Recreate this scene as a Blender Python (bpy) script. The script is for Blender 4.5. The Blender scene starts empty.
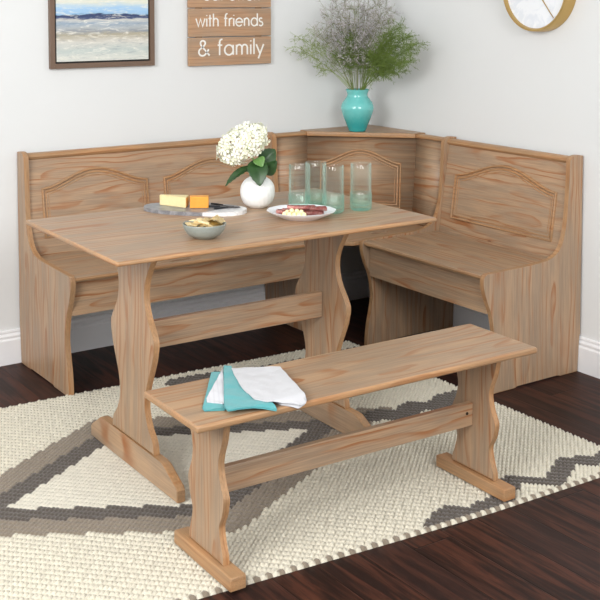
import bpy, bmesh, math, random
import numpy as np
from mathutils import Vector, Matrix, noise as mnoise
PI = math.pi
rnd = random.Random(7)
SC = bpy.context.scene
COL = SC.collection

# ------------------------------------------------------------------ helpers
def s2l(c):
    return tuple(((x / 255) / 12.92 if x / 255 <= .04045 else ((x / 255 + .055) / 1.055) ** 2.4) for x in c) + (1,)

def tag(o, label=None, cat=None, group=None, kind=None):
    if label: o['label'] = label
    if cat: o['category'] = cat
    if group: o['group'] = group
    if kind: o['kind'] = kind
    return o

def empty(name, loc, rz=0, label=None, cat=None, group=None):
    o = bpy.data.objects.new(name, None)
    o.empty_display_size = .05
    COL.objects.link(o)
    o.location = loc
    o.rotation_euler = (0, 0, rz)
    return tag(o, label, cat, group)

def finish(name, bm, mats, parent=None, smooth=35, loc=None, rot=None):
    me = bpy.data.meshes.new(name)
    bmesh.ops.recalc_face_normals(bm, faces=bm.faces)
    bm.to_mesh(me)
    bm.free()
    if not isinstance(mats, (list, tuple)): mats = [mats]
    for m in mats: me.materials.append(m)
    o = bpy.data.objects.new(name, me)
    COL.objects.link(o)
    if smooth:
        me.shade_smooth()
        me.set_sharp_from_angle(angle=math.radians(smooth))
        for p in me.polygons:
            if max(abs(q) for q in p.normal) > .9999: p.use_smooth = False
    if parent: o.parent = parent
    if loc: o.location = loc
    if rot: o.rotation_euler = rot
    return o

def bm_box(bm, x0, x1, y0, y1, z0, z1, bev=.003, seg=2, mi=0):
    r = bmesh.ops.create_cube(bm, size=1)
    vs = r['verts']
    for v in vs:
        v.co = Vector((x0 + (v.co.x + .5) * (x1 - x0), y0 + (v.co.y + .5) * (y1 - y0), z0 + (v.co.z + .5) * (z1 - z0)))
    es = list({e for v in vs for e in v.link_edges})
    fs = list({f for v in vs for f in v.link_faces})
    for f in fs: f.material_index = mi
    if bev > 0:
        bmesh.ops.bevel(bm, geom=es, offset=bev, segments=seg, affect='EDGES', profile=.5)

def box(name, x0, x1, y0, y1, z0, z1, mat, parent=None, bev=.003):
    bm = bmesh.new()
    bm_box(bm, x0, x1, y0, y1, z0, z1, bev)
    return finish(name, bm, mat, parent)

def spline(pts, n=8):
    """open catmull-rom through 2d points"""
    P = [pts[0]] + list(pts) + [pts[-1]]
    out = []
    for i in range(1, len(P) - 2):
        p0, p1, p2, p3 = P[i - 1], P[i], P[i + 1], P[i + 2]
        for k in range(n):
            t = k / n
            out.append(tuple(.5 * ((2 * b) + (-a + c) * t + (2 * a - 5 * b + 4 * c - d) * t * t + (-a + 3 * b - 3 * c + d) * t ** 3)
                             for a, b, c, d in zip(p0, p1, p2, p3)))
    out.append(tuple(P[-2]))
    return out

def extrude(name, pts, to3, thick, mats, parent=None, bev=.004, seg=2, smooth=35):
    """polygon (2d) lifted by to3(u, v, w) with w in [0, thick]; rim edges rounded; side faces = material 1"""
    bm = bmesh.new()
    a = [bm.verts.new(to3(u, v, 0)) for u, v in pts]
    b = [bm.verts.new(to3(u, v, thick)) for u, v in pts]
    f0 = bm.faces.new(a)
    f1 = bm.faces.new(list(reversed(b)))
    n = len(pts)
    side = []
    for i in range(n):
        j = (i + 1) % n
        f = bm.faces.new((a[j], a[i], b[i], b[j]))
        f.material_index = 1
        side.append(f)
    if bev > 0:
        rim = [e for e in bm.edges if (f0 in e.link_faces) or (f1 in e.link_faces)]
        bmesh.ops.bevel(bm, geom=rim, offset=bev, segments=seg, affect='EDGES', profile=.5, material=1)
    bmesh.ops.triangulate(bm, faces=[f for f in bm.faces if len(f.verts) > 4])
    m = list(mats) if isinstance(mats, (list, tuple)) else [mats, mats]
    return finish(name, bm, m, parent, smooth)

def tube(bm, pts, radii, n=6, mi=0, cap=True):
    """tube along 3d points"""
    rings = []
    pts = [Vector(p) for p in pts]
    up = Vector((0, 0, 1))
    for i, p in enumerate(pts):
        d = (pts[min(i + 1, len(pts) - 1)] - pts[max(i - 1, 0)])
        if d.length < 1e-9: d = Vector((0, 0, 1))
        d.normalize()
        x = d.cross(up)
        if x.length < .05: x = d.cross(Vector((1, 0, 0)))
        x.normalize()
        y = x.cross(d)
        r = radii if isinstance(radii, (int, float)) else radii[i]
        rings.append([bm.verts.new(p + x * r * math.cos(2 * PI * k / n) + y * r * math.sin(2 * PI * k / n)) for k in range(n)])
    for a, b in zip(rings, rings[1:]):
        for k in range(n):
            f = bm.faces.new((a[k], a[(k + 1) % n], b[(k + 1) % n], b[k]))
            f.material_index = mi
    if cap:
        for rg in (rings[0], rings[-1]):
            f = bm.faces.new(rg); f.material_index = mi

def lathe(bm, prof, n=48, center=(0, 0, 0), mod=None, mi=0, sx=1, sy=1):
    """prof list of (r, z); mod(r, z, ang) -> r"""
    rings = []
    for r, z in prof:
        if r < 1e-6:
            rings.append([bm.verts.new((center[0], center[1], center[2] + z))])
        else:
            rg = []
            for k in range(n):
                a = 2 * PI * k / n
                rr = mod(r, z, a) if mod else r
                rg.append(bm.verts.new((center[0] + rr * math.cos(a) * sx, center[1] + rr * math.sin(a) * sy, center[2] + z)))
            rings.append(rg)
    for a, b in zip(rings, rings[1:]):
        for k in range(n):
            k2 = (k + 1) % n
            if len(a) == 1 and len(b) == 1: continue
            if len(a) == 1: f = bm.faces.new((a[0], b[k], b[k2]))
            elif len(b) == 1: f = bm.faces.new((a[k], b[0], a[k2]))
            else: f = bm.faces.new((a[k], b[k], b[k2], a[k2]))
            f.material_index = mi

def cut(o, cutter):
    m = o.modifiers.new('b', 'BOOLEAN')
    m.operation = 'DIFFERENCE'; m.object = cutter; m.solver = 'EXACT'
    dg = bpy.context.evaluated_depsgraph_get()
    me = bpy.data.meshes.new_from_object(o.evaluated_get(dg))
    o.modifiers.clear()
    old = o.data
    o.data = me
    bpy.data.meshes.remove(old)
    cm = cutter.data
    bpy.data.objects.remove(cutter)
    bpy.data.meshes.remove(cm)

def copy_tree(o, parent=None):
    c = o.copy(); COL.objects.link(c)
    if parent: c.parent = parent
    for ch in o.children: copy_tree(ch, c)
    return c

# ------------------------------------------------------------------ materials
class NT:
    def __init__(s, name):
        s.m = bpy.data.materials.new(name); s.m.use_nodes = True
        s.t = s.m.node_tree; s.n = s.t.nodes; s.l = s.t.links
        s.b = s.n['Principled BSDF']
    def node(s, kind, **kw):
        n = s.n.new(kind)
        for k, v in kw.items(): setattr(n, k, v)
        return n
    def put(s, sock, v):
        if v is None: return
        if isinstance(v, bpy.types.NodeSocket): s.l.new(v, sock)
        else: sock.default_value = v
    def math(s, op, a, b=None, c=None, clamp=False):
        n = s.node('ShaderNodeMath', operation=op, use_clamp=clamp)
        s.put(n.inputs[0], a); s.put(n.inputs[1], b)
        if c is not None: s.put(n.inputs[2], c)
        return n.outputs[0]
    def mix(s, f, a, b, blend='MIX'):
        n = s.node('ShaderNodeMix', data_type='RGBA', blend_type=blend)
        s.put(n.inputs[0], f); s.put(n.inputs[6], a); s.put(n.inputs[7], b)
        return n.outputs[2]
    def noise(s, vec, scale, detail=3, rough=.5, dist=0):
        n = s.node('ShaderNodeTexNoise')
        s.put(n.inputs['Vector'], vec); n.inputs['Scale'].default_value = scale
        n.inputs['Detail'].default_value = detail; n.inputs['Roughness'].default_value = rough
        n.inputs['Distortion'].default_value = dist
        return n.outputs[0]
    def xyz(s, x, y, z):
        n = s.node('ShaderNodeCombineXYZ')
        s.put(n.inputs[0], x); s.put(n.inputs[1], y); s.put(n.inputs[2], z)
        return n.outputs[0]
    def ramp(s, v, lo, hi, smooth=True):
        n = s.node('ShaderNodeMapRange', interpolation_type='SMOOTHSTEP' if smooth else 'LINEAR')
        s.put(n.inputs[0], v); n.inputs[1].default_value = lo; n.inputs[2].default_value = hi
        return n.outputs[0]
    def objco(s):
        t = s.node('ShaderNodeTexCoord')
        sp = s.node('ShaderNodeSeparateXYZ'); s.l.new(t.outputs['Object'], sp.inputs[0])
        return t.outputs['Object'], sp.outputs
    def bump(s, h, strength=.3, dist=.002):
        n = s.node('ShaderNodeBump'); s.put(n.inputs['Height'], h)
        n.inputs['Strength'].default_value = strength; n.inputs['Distance'].default_value = dist
        s.l.new(n.outputs[0], s.b.inputs['Normal'])
    def set(s, **kw):
        for k, v in kw.items(): s.put(s.b.inputs[k.replace('_', ' ')], v)

def plain(name, rgb, rough=.5, **kw):
    t = NT(name); t.set(Base_Color=s2l(rgb), Roughness=rough, **kw)
    return t.m

def wood(name, axis, base=(186, 155, 130), line=(168, 116, 76), wash=(164, 148, 134), board=.095, amt=1.0, rough=.42, edge=False, seed=0.0):
    t = NT(name)
    oc, c = t.objco()
    info = t.node('ShaderNodeObjectInfo')
    rn = t.math('MULTIPLY_ADD', info.outputs['Random'], 7.3, seed)
    u, v, w = {'x': (c[0], c[1], c[2]), 'y': (c[1], c[0], c[2]), 'z': (c[2], c[0], c[1]), 'xz': (c[0], c[2], c[1]), 'yz': (c[1], c[2], c[0]), 'zy': (c[2], c[1], c[0])}[axis]
    vb = t.math('ADD', t.math('DIVIDE', v, board), .37)
    bid = t.math('FLOOR', vb)
    wn = t.node('ShaderNodeTexWhiteNoise', noise_dimensions='2D')
    t.put(wn.inputs['Vector'], t.xyz(bid, rn, 0))
    br = wn.outputs['Value']
    wn2 = t.node('ShaderNodeTexWhiteNoise', noise_dimensions='2D')
    t.put(wn2.inputs['Vector'], t.xyz(t.math('ADD', bid, 31.7), rn, 0))
    br2 = wn2.outputs['Value']
    u2 = t.math('ADD', u, t.math('MULTIPLY_ADD', br, 9.0, rn))
    vl = t.math('MULTIPLY', t.math('SUBTRACT', t.math('FRACT', vb), t.math('MULTIPLY_ADD', br2, .9, .05)), board)
    lo = t.noise(t.xyz(t.math('MULTIPLY', u2, 1.9), t.math('MULTIPLY', v, 5), w), 1.0, 2, .5)
    lo2 = t.noise(t.xyz(t.math('MULTIPLY', u2, 7), t.math('MULTIPLY', v, 30), t.math('MULTIPLY', w, 8)), 1.0, 2, .5)
    wob = t.math('MULTIPLY_ADD', lo, .085, t.math('MULTIPLY', lo2, .010))
    dep = t.math('ADD', t.math('MULTIPLY_ADD', br, .03, -.015), wob)
    d = t.math('SQRT', t.math('ADD', t.math('MULTIPLY', vl, vl), t.math('MULTIPLY', t.math('ADD', w if edge else dep, .0), dep)))
    ph = t.math('FRACT', t.math('MULTIPLY', d, 66))
    late = t.math('MULTIPLY', t.ramp(ph, .50, .90), t.math('SUBTRACT', 1.0, t.ramp(ph, .9, 1.0)))
    fib = t.noise(t.xyz(t.math('MULTIPLY', u2, 6), t.math('MULTIPLY', v, 260), t.math('MULTIPLY', w, 260)), 1.0, 3, .6)
    patch = t.noise(t.xyz(t.math('MULTIPLY', u2, 3.5), t.math('MULTIPLY', v, 22), t.math('MULTIPLY', w, 9)), 1.0, 3, .55)
    k = t.math('MULTIPLY', t.math('MULTIPLY', late, t.ramp(patch, .30, .70)), amt)
    colr = t.mix(t.ramp(patch, .35, .68), s2l(wash), s2l(base))
    colr = t.mix(t.math('MULTIPLY', t.ramp(fib, .50, .72), .45), colr, s2l(tuple(min(255, x * 1.13) for x in base)))
    colr = t.mix(t.math('MULTIPLY', k, .95), colr, s2l(line))
    colr = t.mix(t.math('MULTIPLY', t.ramp(fib, .50, .32), .24), colr, s2l(tuple(x * .66 for x in line)))
    # small knots
    vo = t.node('ShaderNodeTexVoronoi', feature='F1')
    t.put(vo.inputs['Vector'], t.xyz(t.math('MULTIPLY', u2, 3.2), t.math('MULTIPLY', v, 4.6), t.math('ADD', rn, 0)))
    vo.inputs['Scale'].default_value = 1.0
    sepc = t.node('ShaderNodeSeparateColor'); t.l.new(vo.outputs['Color'], sepc.inputs[0])
    gate = t.math('GREATER_THAN', sepc.outputs[0], .45)
    kn = t.math('MULTIPLY', t.math('SUBTRACT', 1.0, t.ramp(vo.outputs['Distance'], .022, .05)), gate)
    halo = t.math('MULTIPLY', t.math('SUBTRACT', 1.0, t.ramp(vo.outputs['Distance'], .04, .12)), gate)
    colr = t.mix(t.math('MULTIPLY', halo, .35), colr, s2l(line))
    colr = t.mix(t.math('MULTIPLY', kn, .8), colr, s2l((112, 74, 50)))
    t.set(Base_Color=colr, Roughness=t.math('MULTIPLY_ADD', fib, .2, rough - .1))
    t.bump(t.math('MULTIPLY_ADD', fib, .5, t.math('MULTIPLY', k, -.4)), .18, .001)
    return t.m

WK = dict(base=(180, 148, 117), line=(156, 98, 54), wash=(158, 135, 112))
EK = dict(base=(182, 138, 96), line=(154, 98, 54), wash=(164, 130, 96), amt=.7)
Wx = wood('pine_x', 'x', **WK)          # tops: grain along x, boards across y
Wxz = wood('pine_xz', 'xz', **WK)       # upright boards, grain along x
Wy = wood('pine_y', 'y', **WK)
Wyz = wood('pine_yz', 'yz', **WK)
Wz = wood('pine_z', 'z', **WK)          # uprights facing y: boards across x
Wzy = wood('pine_zy', 'zy', **WK)       # uprights facing x: boards across y
Ex = wood('pine_edge_x', 'xz', board=.3, **EK)
Ey = wood('pine_edge_y', 'yz', board=.3, **EK)
Ez = wood('pine_edge_z', 'z', board=.3, **EK)

def wall_mat():
    t = NT('wall_paint'); oc, c = t.objco()
    n = t.noise(oc, 140, 3, .6)
    t.set(Base_Color=s2l((225, 227, 227)), Roughness=.75)
    t.bump(n, .06, .001)
    return t.m
M_wall = wall_mat()
M_base = plain('baseboard_paint', (240, 241, 243), .35)

def floor_mat():
    t = NT('dark_walnut_planks'); oc, c = t.objco()
    pw = .127
    vb = t.math('DIVIDE', t.math('ADD', c[0], .045), pw)
    bid = t.math('FLOOR', vb)
    wn = t.node('ShaderNodeTexWhiteNoise', noise_dimensions='1D'); t.put(wn.inputs['W'], bid)
    off = t.math('MULTIPLY', wn.outputs['Value'], 3.1)
    ub = t.math('DIVIDE', t.math('ADD', c[1], off), 1.2)
    uid = t.math('FLOOR', ub)
    wn2 = t.node('ShaderNodeTexWhiteNoise', noise_dimensions='2D'); t.put(wn2.inputs['Vector'], t.xyz(bid, uid, 0))
    pr = wn2.outputs['Value']
    g = t.noise(t.xyz(t.math('MULTIPLY_ADD', c[1], 3.0, t.math('MULTIPLY', pr, 40)), t.math('MULTIPLY', c[0], 38), pr), 1.0, 5, .62, .6)
    g2 = t.noise(t.xyz(t.math('MULTIPLY', c[1], 9.0), t.math('MULTIPLY', c[0], 190), pr), 1.0, 3, .6)
    col = t.mix(t.ramp(g, .38, .64), s2l((33, 18, 14)), s2l((80, 45, 33)))
    col = t.mix(t.math('MULTIPLY', pr, .45), col, s2l((50, 33, 30)))
    col = t.mix(t.math('MULTIPLY', t.ramp(g2, .55, .3), .5), col, s2l((28, 16, 14)))
    fx = t.math('FRACT', vb); fy = t.math('FRACT', ub)
    ex = t.math('MINIMUM', fx, t.math('SUBTRACT', 1.0, fx))
    ey = t.math('MINIMUM', fy, t.math('SUBTRACT', 1.0, fy))
    seam = t.math('MAXIMUM', t.math('SUBTRACT', 1.0, t.ramp(ex, .006, .016)), t.math('SUBTRACT', 1.0, t.ramp(ey, .0006, .002)))
    col = t.mix(t.math('MULTIPLY', seam, .8), col, s2l((22, 14, 12)))
    t.set(Base_Color=col, Roughness=t.math('MULTIPLY_ADD', g2, .2, .42), Specular_IOR_Level=.22)
    t.bump(t.math('ADD', t.math('MULTIPLY', g, .35), t.math('MULTIPLY', seam, -1.0)), .28, .002)
    return t.m
M_floor = floor_mat()

def rug_mat():
    t = NT('wool_rug')
    a = t.node('ShaderNodeVertexColor', layer_name='yarn')
    oc, c = t.objco()
    n = t.noise(oc, 420, 4, .7)
    col = t.mix(t.math('MULTIPLY', t.ramp(n, .35, .65), .30), a.outputs[0], t.mix(.75, a.outputs[0], s2l((70, 62, 54))))
    t.set(Base_Color=col, Roughness=.95, Sheen_Weight=.25)
    t.bump(n, .7, .003)
    return t.m
M_rug = rug_mat()

# ------------------------------------------------------------------ setting
def struct(name, *a, mat=None, bev=0):
    o = box(name, *a, mat, None, bev)
    o['kind'] = 'structure'
    return o
floor = struct('floor', -4.6, .12, -5.2, .12, -.05, 0, mat=M_floor)
struct('unseen_ceiling', -4.6, .12, -5.2, .12, 2.7, 2.8, mat=M_wall)  # out of view; added to block overhead light on the horizontal surfaces
struct('wall_back', -4.6, .12, 0, .12, 0, 2.7, mat=M_wall)
struct('wall_right', 0, .12, -5.2, 0, 0, 2.7, mat=M_wall)
BBP = [(0, 0), (.0165, 0), (.0165, .094), (.0115, .100), (.0115, .103), (.0135, .108), (.0135, .112), (.0070, .119), (.0070, .122), (.0095, .126), (.0085, .131), (0, .133)]
o = extrude('baseboard_back', BBP, lambda u, v, w: (-4.6 + w, -u, v), 4.6, [M_base, M_base], bev=0); o['kind'] = 'structure'
o = extrude('baseboard_right', BBP, lambda u, v, w: (-u, -5.2 + w, v), 5.2 - .015, [M_base, M_base], bev=0); o['kind'] = 'structure'

# ------------------------------------------------------------------ rug
def rug_pat(x, y):
    """0 cream, 1 dark, 2 taupe, 3 fine cream (arrays)"""
    m = np.abs(x + 1.765) / np.where(x < -1.765, .47, .56) + np.abs(y + 1.22) / .29
    out = np.where(m < 1, 3, np.where(m < 1.28, 1, np.where(m < 1.63, 2, 0)))
    def seg(ax, ay, bx, by):
        dx, dy = bx - ax, by - ay
        t = np.clip(((x - ax) * dx + (y - ay) * dy) / (dx * dx + dy * dy), 0, 1)
        return np.hypot(x - ax - t * dx, y - ay - t * dy)
    L = [(-1.04, -1.235), (-.93, -1.249), (-.863, -1.297), (-.786, -1.250), (-.714, -1.300), (-.641, -1.255), (-.50, -1.27)]
    K = [(-1.06, -1.945), (-.931, -1.872), (-.844, -1.950), (-.698, -1.872), (-.61, -1.925), (-.5, -1.885)]
    K0 = [(-1.30, -1.965), (-1.229, -1.932), (-1.17, -1.970), (-1.06, -1.960)]
    F = [(-1.35, -.585), (-1.186, -.60), (-1.064, -.645), (-.84, -.655), (-.789, -.70), (-.634, -.66), (-.5, -.66)]
    for Q, wd in ((L, .045), (K, .030), (K0, .040), (F, .05)):
        for p, q in zip(Q, Q[1:]):
            out = np.where((seg(*p, *q) < wd) & (m >= 1.28), 1, out)
    return out

def make_rug():
    """diagonal strings of chunky wool nubs, one colour per nub"""
    xs0, xs1 = -2.66, -.525
    cw, ch = .0172, .0165
    step = .0031
    W = int((xs1 - xs0) / step) + 1; H = 486
    cols = {0: s2l((226, 219, 200)), 1: s2l((84, 75, 67)), 2: s2l((140, 127, 110)), 3: s2l((226, 220, 203))}
    J, I = np.meshgrid(np.arange(H), np.arange(W), indexing='ij')
    X = xs0 + I * (xs1 - xs0) / (W - 1)
    NX, NY = [-2.66, -1.968, -1.445, -1.12, -.709, -.525], [-1.875, -1.925, -1.966, -1.988, -2.0, -2.004]
    T = J / (H - 1)
    def yof(x, t):
        f = -.468 - .042 * (x + 1.985)
        return f + (np.interp(x, NX, NY) - f) * t
    Y = yof(X, T)
    NR = 90.0
    a = (X - xs0) / cw; b = T * NR
    s_ = a + b; t_ = (a - b) / 2
    n = np.floor(s_); sf = s_ - n - .5
    tt = t_ + .0
    m = np.floor(tt); tf = tt - m - .5
    sc = n + .5; tc = m + .5
    xc = xs0 + cw * (sc / 2 + tc); Tc = np.clip((sc / 2 - tc) / NR, 0, 1)
    PT = rug_pat(xc, yof(xc, Tc))
    edge_band = (b > NR - .9)
    PT = np.where(edge_band, np.where((np.floor(a / 1.0) % 2) == 0, 2, 0), PT)
    rr = np.random.RandomState(3)
    rt = rr.rand(4096)
    rv = rt[((n * 37 + m * 101).astype(int)) % 4096]
    q = (np.abs(sf) * 2) ** 2.2 + (np.abs(tf) * 2) ** 2.6
    dome = np.sqrt(np.clip(1 - q * .93, 0, 1))
    ef = a - np.floor(a) - .5
    qe = (np.abs(ef) * 2) ** 2.2 + (np.clip(np.abs(b - (NR - .45)) / .45, 0, 1)) ** 2.4
    dome = np.where(edge_band, np.sqrt(np.clip(1 - qe * .95, 0, 1)), dome)
    amp = np.where(PT == 0, .0118, np.where(PT == 3, .0042, .0070))
    base = np.where(PT == 0, .0005, np.where(PT == 3, .0068, .0040))
    amp = np.where(edge_band, .0115, amp); base = np.where(edge_band, .0004, base)
    Z = base + amp * dome * (.84 + .18 * rv)
    Z = Z + (rr.rand(H, W) - .5) * np.where(PT == 1, .0026, np.where(PT == 2, .0022, .0006))
    X = X + (rr.rand(H, W) - .5) * .0008
    edge = (I == 0) | (I == W - 1) | (J == 0) | (J == H - 1)
    Z = np.where(edge, .0005, Z)
    idx = (J * W + I)
    V = np.stack([X, Y, Z], -1).reshape(-1, 3)
    quads = np.stack([idx[:-1, :-1], idx[1:, :-1], idx[1:, 1:], idx[:-1, 1:]], -1).reshape(-1, 4)
    me = bpy.data.meshes.new('area_rug')
    me.vertices.add(len(V)); me.vertices.foreach_set('co', V.ravel())
    me.loops.add(quads.size); me.loops.foreach_set('vertex_index', quads.ravel().astype(np.int32))
    me.polygons.add(len(quads))
    me.polygons.foreach_set('loop_start', np.arange(0, quads.size, 4, dtype=np.int32))
    me.polygons.foreach_set('loop_total', np.full(len(quads), 4, dtype=np.int32))
    me.update(calc_edges=True)
    lut = np.array([cols[k] for k in range(4)])
    C = lut[PT].reshape(-1, 4).copy()
    jit = (1 + (rv.reshape(-1, 1) - .5) * .10)
    C[:, :3] *= np.minimum(jit, 1.05)
    at = me.color_attributes.new('yarn', 'FLOAT_COLOR', 'POINT')
    at.data.foreach_set('color', C.ravel())
    me.materials.append(M_rug)
    me.shade_smooth()
    o = bpy.data.objects.new('area_rug', me); COL.objects.link(o)
    tag(o, 'chunky woven cream wool rug with charcoal and taupe zigzag diamonds on the dark floor', 'rug')
make_rug()
RT = .0115

# ------------------------------------------------------------------ nook
H, S, TH = .829, .435, .020
# side panel outline: (distance from wall, height)
g0 = .008
front = spline([(.490, 0), (.489, .03), (.482, .09), (.466, .165), (.462, .215), (.476, .29), (.499, .345), (.515, .395), (.516, .43)], 6)
top = [(.513, .438), (.505, .441)] + spline([(.50, .4415), (.35, .444), (.24, .447), (.175, .456), (.135, .478), (.112, .512), (.096, .57), (.088, .64), (.083, .72), (.080, .79), (.077, .818), (.066, .828), (.045, .8325), (.020, .831)], 6) + [(g0, .829)]
PROF = [(.120, 0), (.128, .011), (.345, .011), (.353, 0)] + front + top + [(g0, .145), (.0195, .130), (.0195, 0)]
def side_panel(parent, along, pos, name='side_panel'):
    if along == 'x':   # panel normal along x, occupying x in [pos, pos+TH]
        return extrude(name, PROF, lambda u, v, w: (pos + w, -u, v), TH, [Wzy, Ez], parent, bev=.004)
    return extrude(name, PROF, lambda u, v, w: (-u, pos + w, v), TH, [Wz, Ez], parent, bev=.004)

def dback(z): return .105 - .145 * (z - .435)
def mapper(along):
    # (s along the wall, d distance from wall, z) -> world
    return (lambda s, d, z: (s, -d, z)) if along == 'x' else (lambda s, d, z: (-d, s, z))

def swept_box(name, pts, mp, s0, s1, mats, parent, bev=.002):
    return extrude(name, pts, lambda u, v, w: mp(s0 + w, u, v), s1 - s0, mats, parent, bev=bev)

def relief(name, path, to3, mat, parent, r=.0042):
    """routed panel moulding: outer bead and a thinner inner bead following a closed outline (2d path in panel plane)"""
    bm = bmesh.new()
    def ring(off, rad, rise):
        n = len(path)
        cx = sum(p[0] for p in path) / n; cz = sum(p[1] for p in path) / n
        pts = []
        for i in range(n):
            a = Vector(path[i - 1]); b = Vector(path[i]); c = Vector(path[(i + 1) % n])
            d1 = (b - a).normalized(); d2 = (c - b).normalized()
            n1 = Vector((-d1.y, d1.x)); n2 = Vector((-d2.y, d2.x))
            m = (n1 + n2); m.normalize()
            k = 1 / max(.5, m.dot(n1))
            p = b + m * off * k
            pts.append(p)
        rings = []
        for i in range(n):
            a = pts[i - 1]; b = pts[i]; c = pts[(i + 1) % n]
            d = ((b - a).normalized() + (c - b).normalized()).normalized()
            nn = Vector((-d.y, d.x))
            rg = []
            for k in range(7):
                an = PI * k / 6
                q = b + nn * rad * math.cos(an)
                rg.append(bm.verts.new(to3(q.x, q.y, max(-.0005, rise * math.sin(an)))))
            rings.append(rg)
        for i in range(n):
            a, b = rings[i], rings[(i + 1) % n]
            for k in range(6):
                bm.faces.new((a[k], a[k + 1], b[k + 1], b[k]))
    ring(0, .0055, .0085)
    ring(.0125, .0045, .0040)
    ring(.024, .0022, .0016)
    return finish(name, bm, mat, parent, smooth=50)

def arch_path(s0, s1, zb, zs, zc, ccw=True):
    """closed outline: bottom zb, shoulders zs, crown zc"""
    w = s1 - s0
    arch = []
    n = 28
    sh = .0
    for i in range(n + 1):
        t = i / n
        e = .5 - .5 * math.cos(2 * PI * t)
        arch.append((s1 - w * t, zs + (zc - zs) * (e ** .85)))
    return [(s0, zb), (s1, zb)] + arch

def bench(along, s0, s1, panels, slot, label):
    mp = mapper(along)
    base = mp((s0 + s1) / 2, .25, 0)
    root = empty('storage_bench', base, 0, label, 'bench')
    inv = Vector(base)
    class P: pass
    # meshes are modelled in world coordinates, the root sits at the base
    def fixp(o): o.matrix_parent_inverse = Matrix.Translation(-inv); return o
    wt, wu, wb = (Wx, Wxz, Ex) if along == 'x' else (Wy, Wyz, Ey)
    fixp(side_panel(root, along, s0)); fixp(side_panel(root, along, s1 - TH))
    a, b = s0 + TH + .0004, s1 - TH - .0004
    # seat lid
    lid = [(.1135, S - .018), (.500, S - .018), (.509, S - .014), (.511, S - .008), (.508, S - .002), (.500, S), (.1135, S)]
    seat = fixp(swept_box('seat', lid, mp, a, b, [wt, wb], root, bev=0))
    for f in seat.data.polygons:
        if abs(f.normal.z) > .9: f.material_index = 0
    if slot:
        c = bmesh.new()
        pts = []
        for k in range(24):
            an = 2 * PI * k / 24
            cx = .034 * (1 if math.cos(an) > 0 else -1)
            pts.append((slot + cx + .011 * math.cos(an), .474 + .010 * math.sin(an)))
        lo = [c.verts.new(mp(x, d, S - .05)) for x, d in pts]; hi = [c.verts.new(mp(x, d, S + .05)) for x, d in pts]
        c.faces.new(lo); c.faces.new(hi[::-1])
        for k in range(24): c.faces.new((lo[k], lo[(k + 1) % 24], hi[(k + 1) % 24], hi[k]))
        co = finish('c', c, wt)
        bpy.context.view_layer.update()
        cutw = co
        co.matrix_world = Matrix.Identity(4)
        cut(seat, co)
    # storage box under the lid: apron, rear board, bottom board
    fixp(swept_box('apron', [(.462, .291), (.481, .291), (.481, S - .0185), (.462, S - .0185)], mp, a, b, [wu, wu], root))
    fixp(swept_box('box_bottom', [(.115, .294), (.461, .294), (.461, .306), (.115, .306)], mp, a, b, [wt, wb], root))
    # inclined back board
    d1, d2 = dback(.30), dback(.805)
    fixp(swept_box('backrest', [(d1, .30), (dback(S - .019), S - .019), (dback(S - .001), S - .001), (d2, .805), (d2 - .016, .805), (d1 - .016, .30)], mp, a, b, [wu, wu], root, bev=0))
    d = dback(.81)
    rail = [(d - .022, .800), (d + .004, .800), (d + .010, .804), (d + .013, .811), (d + .010, .818), (d + .003, .823), (d - .022, .824)]
    fixp(swept_box('top_rail', rail, mp, a, b, [wu, wb], root, bev=0))
    sg = 1
    nrm = Vector((0, 1, .145)).normalized()
    for (p0, p1, zb, zs, zc) in panels:
        path = arch_path(p0, p1, zb, zs, zc)
        if along == 'y': pass
        def to3(s, z, h):
            return mp(s, dback(z) + h, z + h * .14)
        fixp(relief('panel_moulding', path, to3, wb, root))
    return root

N1 = -.583
bench('x', -1.740, N1, [(-1.662, -1.214, .500, .684, .746), (-1.134, -.686, .500, .680, .742)], -1.277,
      'long storage bench section of the nook along the back wall, two arched back panels')
M1 = -.5925
bench('y', -1.312, M1, [(-1.238, -.680, .500, .680, .748)], None,
      'short storage bench section of the nook under the wall clock, one arched back panel')

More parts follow.
